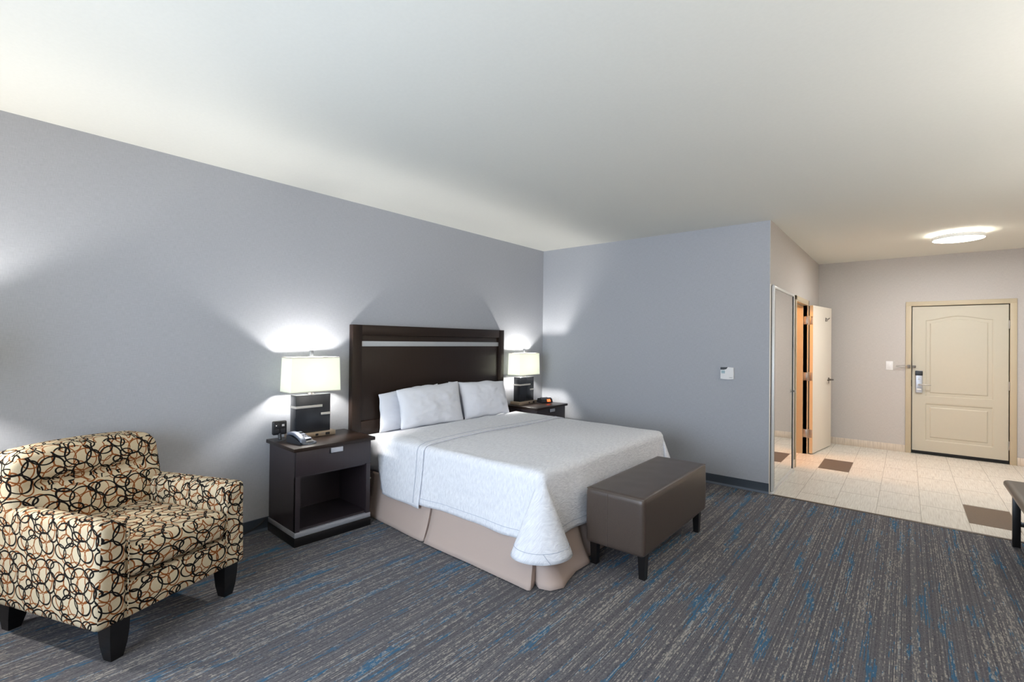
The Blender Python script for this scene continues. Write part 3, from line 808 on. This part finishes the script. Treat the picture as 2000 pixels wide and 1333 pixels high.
def cr(pts_, t):
    n_ = len(pts_)-1; f = t*n_; i = min(int(f), n_-1); u = f-i
    p = [Vector(pts_[max(0, min(n_, i+k))]) for k in (-1, 0, 1, 2)]
    return .5*((2*p[1])+(p[2]-p[0])*u+(2*p[0]-5*p[1]+4*p[2]-p[3])*u*u+(3*p[1]-p[0]-3*p[2]+p[3])*u**3)
for i in range(520):
    u = i/519; c = cr(ctr, u); dd = (cr(ctr, min(1, u+.01))-cr(ctr, max(0, u-.01))).normalized()
    a = dd.cross(Vector((0, 0, 1))).normalized(); ph = u*2*PI*34
    pts.append(c + a*math.cos(ph)*.0065 + Vector((0, 0, 1))*math.sin(ph)*.0065)
MB().tube(pts, .0016, 5).build('coiled_cord', M['grey'], t)

t = empty('charging_station', (.10, -3.612, .712), rz=math.radians(-6), label='black square desktop outlet station on round foot behind the telephone', cat='charging station')
m = MB(); m.cyl((.03, 0, 0), (.03, 0, .006), .042, .036, n=28); m.cyl((.03, 0, .006), (.012, 0, .05), .013); m.build('foot', M['greydark'], t)
hd = MB().box((-.012, -.052, .040), (.024, .052, .148), .012, seg=4).build('outlet_block', M['black'], t)
for (y, z) in ((-.024, .070), (.022, .070), (-.024, .112)):
    o = box('outlet', (.0238, y-.017, z-.016), (.0252, y+.017, z+.016), M['greydark'], hd, bev=.0005)
m = MB(); m.box((.024, .013, .106), (.0262, .031, .112)); m.box((.024, .013, .115), (.0262, .031, .121)); m.build('usb_port', M['white'], hd, smooth=False)
m = MB(); m.cyl((.024, -.028, .113), (.0262, -.028, .113), .003, n=10); m.build('indicator_light', M['led'], hd)

t = empty('alarm_clock', (.27, -.315, .712), rz=math.radians(-22), label='small black clock radio with orange display on the far nightstand', cat='alarm clock')
prof = [(-.055, .004), (.060, .004), (.066, .016), (.052, .052), (.020, .066), (-.045, .058), (-.060, .030)]
m = MB().prism(prof, -.080, .080, RX)
m.build('clock_body', M['black'], t)
dp = MB(); dp.add([(.0655, -.0, .020), (.0655, .050, .020), (.0530, .050, .050), (.0530, 0, .050), (.0640, 0, .0185), (.0640, .050, .0185), (.0515, .050, .0505), (.0515, 0, .0505)], [(0,1,2,3), (4,7,6,5), (0,4,5,1), (1,5,6,2), (2,6,7,3), (3,7,4,0)])
dp.build('display', M['orange'], t, smooth=False)
for i in range(5): MB().box((-.02, -.06+i*.022, .0630), (.005, -.046+i*.022, .0675), .001).build('button', M['greydark'], t)
for y in (-.06, .06): MB().cyl((.04, y, 0), (.04, y, .005), .008).build('foot', M['grey'], t)

def cord(name, pts, r, mat, label, cat='cord'):
    n = 60; return tag(MB().tube([cr(pts, i/n) for i in range(n+1)], r, 8).build(name, mat), label, cat)
cord('power_cord', [(.025, -3.012, .48), (.12, -3.010, .37), (.26, -3.008, .38), (.36, -3.006, .35), (.42, -3.000, .345)], .006, M['cable'], 'pale cord drooping in the gap between nightstand and bed')
cord('power_cord', [(.012, -3.66, .10), (.022, -3.72, .06), (.030, -3.82, .028), (.026, -3.95, .022), (.028, -4.15, .022)], .006, M['blackcable'], 'black cord along the baseboard left of the nightstand')

# ------------------------------------------------------------------ bench at the bed foot
b = empty('upholstered_bench', (2.405, -1.95, 0), label='brown leatherette box bench at the foot of the bed', cat='bench')
def bd(v):
    z = (v.z-.35)/.18
    k = 1+.012*(1-min(1, abs(z))**2)
    return Vector((v.x*k, v.y*(1+.006*(1-min(1, abs(z))**2)), v.z + (.006*(1-(v.x/.22)**2)*(1-(v.y/.59)**2) if v.z > .5 else 0) + .0015*mnoise.noise(v*9)))
soft('upholstered_seat', (.408, 1.18, .365), .020, M['leather'], b, .02, bd, (.011, 0, .3475))
m = MB(); q = .2095; yq = .584; zz = .523
m.tube([(-q+.022,-yq,zz),(q,-yq,zz),(q,yq,zz),(-q+.022,yq,zz)], .0028, 6, closed=True)
m.tube([(-.035, -.5925-.003*(1-((z_-.35)/.18)**2), z_) for z_ in [.175+.34*i/12 for i in range(13)]], .0018, 6)
m.build('piping', M['piping'], b)
for sx in (-1, 1):
    for sy in (-1, 1):
        MB().frustum((sx*.172, sy*.50, 0), (.020, .020), (sx*.172, sy*.50, .172), (.026, .026)).build('leg', M['blackwood'], b, smooth=False)

# luggage bench on the right edge
b = empty('padded_bench', (4.70, -.62, 0), label='brown padded bench with black legs at the right edge, on carpet', cat='bench')
soft('seat', (.53, 1.14, .055), .022, M['leather'], b, .02, lambda v: v + Vector((0, 0, .008*(1-(v.x/.27)**2)*(1-(v.y/.57)**2))) if v.z > .45 else v, (0, 0, .445))
for sx in (-1, 1):
    for sy in (-1, 1):
        MB().box((sx*.205-.022, sy*.465-.016, 0), (sx*.205+.022, sy*.465+.016, .42), .002).build('leg', M['blackwood'], b)
m = MB(); m.box((-.19, .455, .155), (.19, .475, .19), .002); m.build('stretcher', M['blackwood'], b)
m = MB(); m.box((-.19, -.475, .155), (.19, -.455, .19), .002); m.build('stretcher', M['blackwood'], b)
m = MB(); 
m.box((-.21, -.455, .385), (-.195, .455, .42), .002); m.box((.195, -.455, .385), (.21, .455, .42), .002); m.build('apron', M['blackwood'], b)

# ------------------------------------------------------------------ armchair  (local x forward, y to the right in the picture)
ch = empty('armchair', (.9295, -4.499, 0), rz=math.atan2(.279, .714), label='low armchair in cream fabric with black and brown loops, black block legs', cat='armchair')
FB = M['fabric']
box('seat_base', (-.74, -.272, .178), (.022, .272, .34), FB, ch, bev=.008)
def arm_def(sg):
    def f(v):
        zr = (v.z-.17)/.48
        # inner top edge rolls down
        inner = (-sg*(v.y - sg*.325))/.065           # +1 inner, -1 outer
        z = v.z
        if v.z > .55: z -= .030*max(0, inner)**1.5*(v.z-.55)/.1
        z -= .012*max(0, -v.x-.1)*((v.z-.17)/.48)     # slight fall to the rear
        y = v.y + sg*(-.012)*zr*(1 if inner < 0 else 0) + (.003*mnoise.noise(v*5))
        return Vector((v.x+.004*mnoise.noise(v*4+Vector((3,3,3))), y, z))
    return f
for sg, nm in ((-1, 'armrest'), (1, 'armrest')):
    soft(nm, (.80, .130, .482), .027, FB, ch, .018, arm_def(sg), (-.372, sg*.325+(-.004 if sg < 0 else 0), .412))
# seat cushion
def cush(v):
    t = 1-(v.y/.265)**2
    d = Vector((0, 0, .016*t*(1 if v.z > .43 else .25)*(1-((v.x+.3)/.36)**2*.5)))
    if v.x > 0: d.x += .012*t*math.cos((v.z-.432)/.08*1.5)
    return v + d + Vector((0, 0, .003*mnoise.noise(v*6)))
soft('seat_cushion', (.66, .528, .15), .035, FB, ch, .018, cush, (-.300, 0, .432))
# back: upper roll over lumbar cushion
def backd(v):
    s = (v.z-.30)/.60
    x = v.x - .10*s
    ridge = math.exp(-((v.z-.735)/.022)**2)
    front = 1 if v.x > -.66 else 0
    tt = 1-min(1, abs(v.y)/.335)**4
    if front:
        x -= .045*ridge*tt*(.75+.4*mnoise.noise(Vector((v.y*7, 0, 2))))
        x += .020*math.sin(PI*max(0, min(1, (v.z-.46)/.27)))*tt + .014*math.exp(-((v.z-.82)/.06)**2)*tt
    # rounded top corners
    k = max(0, (abs(v.y)-.29)/.09); z = v.z - (.035*k*k if v.z > .7 else 0)*(v.z-.7)/.2
    y = v.y*(1-.03*max(0, s-.5)*2) - .012
    return Vector((x, y, z + .018*(1-(v.y/.35)**2)*(1 if v.z > .85 else 0) + .003*mnoise.noise(v*6)))
soft('backrest', (.215, .752, .72), .050, FB, ch, .018, backd, (-.665, 0, .54))
# inner seam welts
for sg in (-1, 1):
    pts = [(.027, sg*.262, z) for z in (.19, .30, .42, .52, .60)]
    MB().tube(pts, .003, 6).build('welt', FB, ch)
for (x, y) in ((-.022, -.290), (-.022, .300), (-.735, -.300), (-.735, .300)):
    m = MB(); rear = x < -.5
    q = [(.043, .180), (.041, .12), (.036, .06), (.026, 0.)]
    vs = []
    sh_ = -.03 if rear else 0
    for r, z in q: vs += [(x+sh_*(1-z/.18)+sx*r, y+sy*r, z) for sx, sy in ((-1,-1),(1,-1),(1,1),(-1,1))]
    fs = [(3,2,1,0)[::-1], (12,13,14,15)[::-1]] + [(k*4+i, (k+1)*4+i, (k+1)*4+(i+1) % 4, k*4+(i+1) % 4) for k in range(3) for i in range(4)]
    m.add(vs, fs); m.build('leg', M['blackwood'], ch, smooth=False)

# ------------------------------------------------------------------ unseen uplights added behind and right of the camera to brighten the ceiling
def added_uplight(x, y, power, label):
    t = empty('added_uplight_lamp', (x, y, 0), label=label, cat='floor lamp')
    m = MB(); m.cyl((0, 0, 0), (0, 0, .02), .13, n=32); m.build('base', M['black'], t)
    m = MB(); m.cyl((0, 0, .02), (0, 0, 1.66), .012); m.build('pole', M['chrome'], t)
    vs = []; n = 36
    for r, z in ((.03, 1.66), (.17, 1.76), (.165, 1.765), (.03, 1.668)): vs += [(r*math.cos(2*PI*i/n), r*math.sin(2*PI*i/n), z) for i in range(n)]
    fs = [(k*n+i, k*n+(i+1) % n, ((k+1) % 4)*n+(i+1) % n, ((k+1) % 4)*n+i) for k in range(4) for i in range(n)]
    mesh_obj('bowl', vs, fs, M['white'], t)
    bulb_light('added_uplight_bulb', (x, y, 1.79), power, (1, .95, .88), .06)
added_uplight(5.0, -4.6, 36., 'added unseen uplight behind the camera on the right')
added_uplight(2.6, -6.2, 24., 'added unseen uplight behind the camera by the window')
added_uplight(5.25, -2.6, 42., 'added unseen uplight right of the frame by the right wall')
added_uplight(5.3, -.75, 13., 'added unseen uplight by the right wall near the hall threshold')

# warm bathroom light, hall light assistance comes from its own diffuser
bulb_light('bathroom_bulb_light', (1.9, 1.5, 2.3), 36., (1, .50, .17), .08)
l = bpy.data.lights.new('ceiling_light_area', 'AREA'); l.shape = 'DISK'; l.size = .42; l.energy = 26.; l.color = (.96, .98, 1)
o = bpy.data.objects.new('ceiling_light_area', l); COL.objects.link(o); o.location = (4.29, 1.82, H-.0725)

# daylight through the window
wd = bpy.data.worlds.new('World'); sc.world = wd; wd.use_nodes = True
nt = wd.node_tree; bg = nt.nodes['Background']
bg.inputs[0].default_value = (.70, .83, 1.0, 1); bg.inputs[1].default_value = 8.
pl = bpy.data.lights.new('window_portal', 'AREA'); pl.shape = 'RECTANGLE'; pl.size = WX1-WX0; pl.size_y = WZ1-WZ0; pl.cycles.is_portal = True
po = bpy.data.objects.new('window_portal', pl); COL.objects.link(po); po.location = ((WX0+WX1)/2, YN-.13, (WZ0+WZ1)/2); po.rotation_euler = (math.radians(90), 0, 0)

# ------------------------------------------------------------------ camera
yaw, pitch, roll = [math.radians(a) for a in (39.6029, .447, .6207)]
f0 = Vector((-math.sin(yaw), math.cos(yaw), 0)); rt = Vector((math.cos(yaw), math.sin(yaw), 0)); up = Vector((0, 0, 1))
f2 = f0*math.cos(pitch)+up*math.sin(pitch); u2 = up*math.cos(pitch)-f0*math.sin(pitch)
r3 = rt*math.cos(roll)+u2*math.sin(roll); u3 = u2*math.cos(roll)-rt*math.sin(roll)
cam = bpy.data.cameras.new('camera'); co = bpy.data.objects.new('camera', cam); COL.objects.link(co)
mt = Matrix((r3, u3, -f2)).transposed().to_4x4(); mt.translation = Vector((3.8597, -5.3264, 1.4942)); co.matrix_world = mt
cam.sensor_width = 36; cam.lens = 932.31/2000*36; cam.shift_y = -6.0954/2000; cam.clip_start = .05
sc.camera = co

sc.view_settings.view_transform = 'Standard'; sc.view_settings.look = 'None'; sc.view_settings.gamma = 1; sc.view_settings.use_curve_mapping = False
sc.view_settings.exposure = .67
cy = sc.cycles
cy.max_bounces = 10; cy.diffuse_bounces = 6; cy.glossy_bounces = 4; cy.transmission_bounces = 6; cy.transparent_max_bounces = 8
cy.sample_clamp_indirect = 6.; cy.caustics_reflective = False; cy.caustics_refractive = False
cy.use_denoising = True
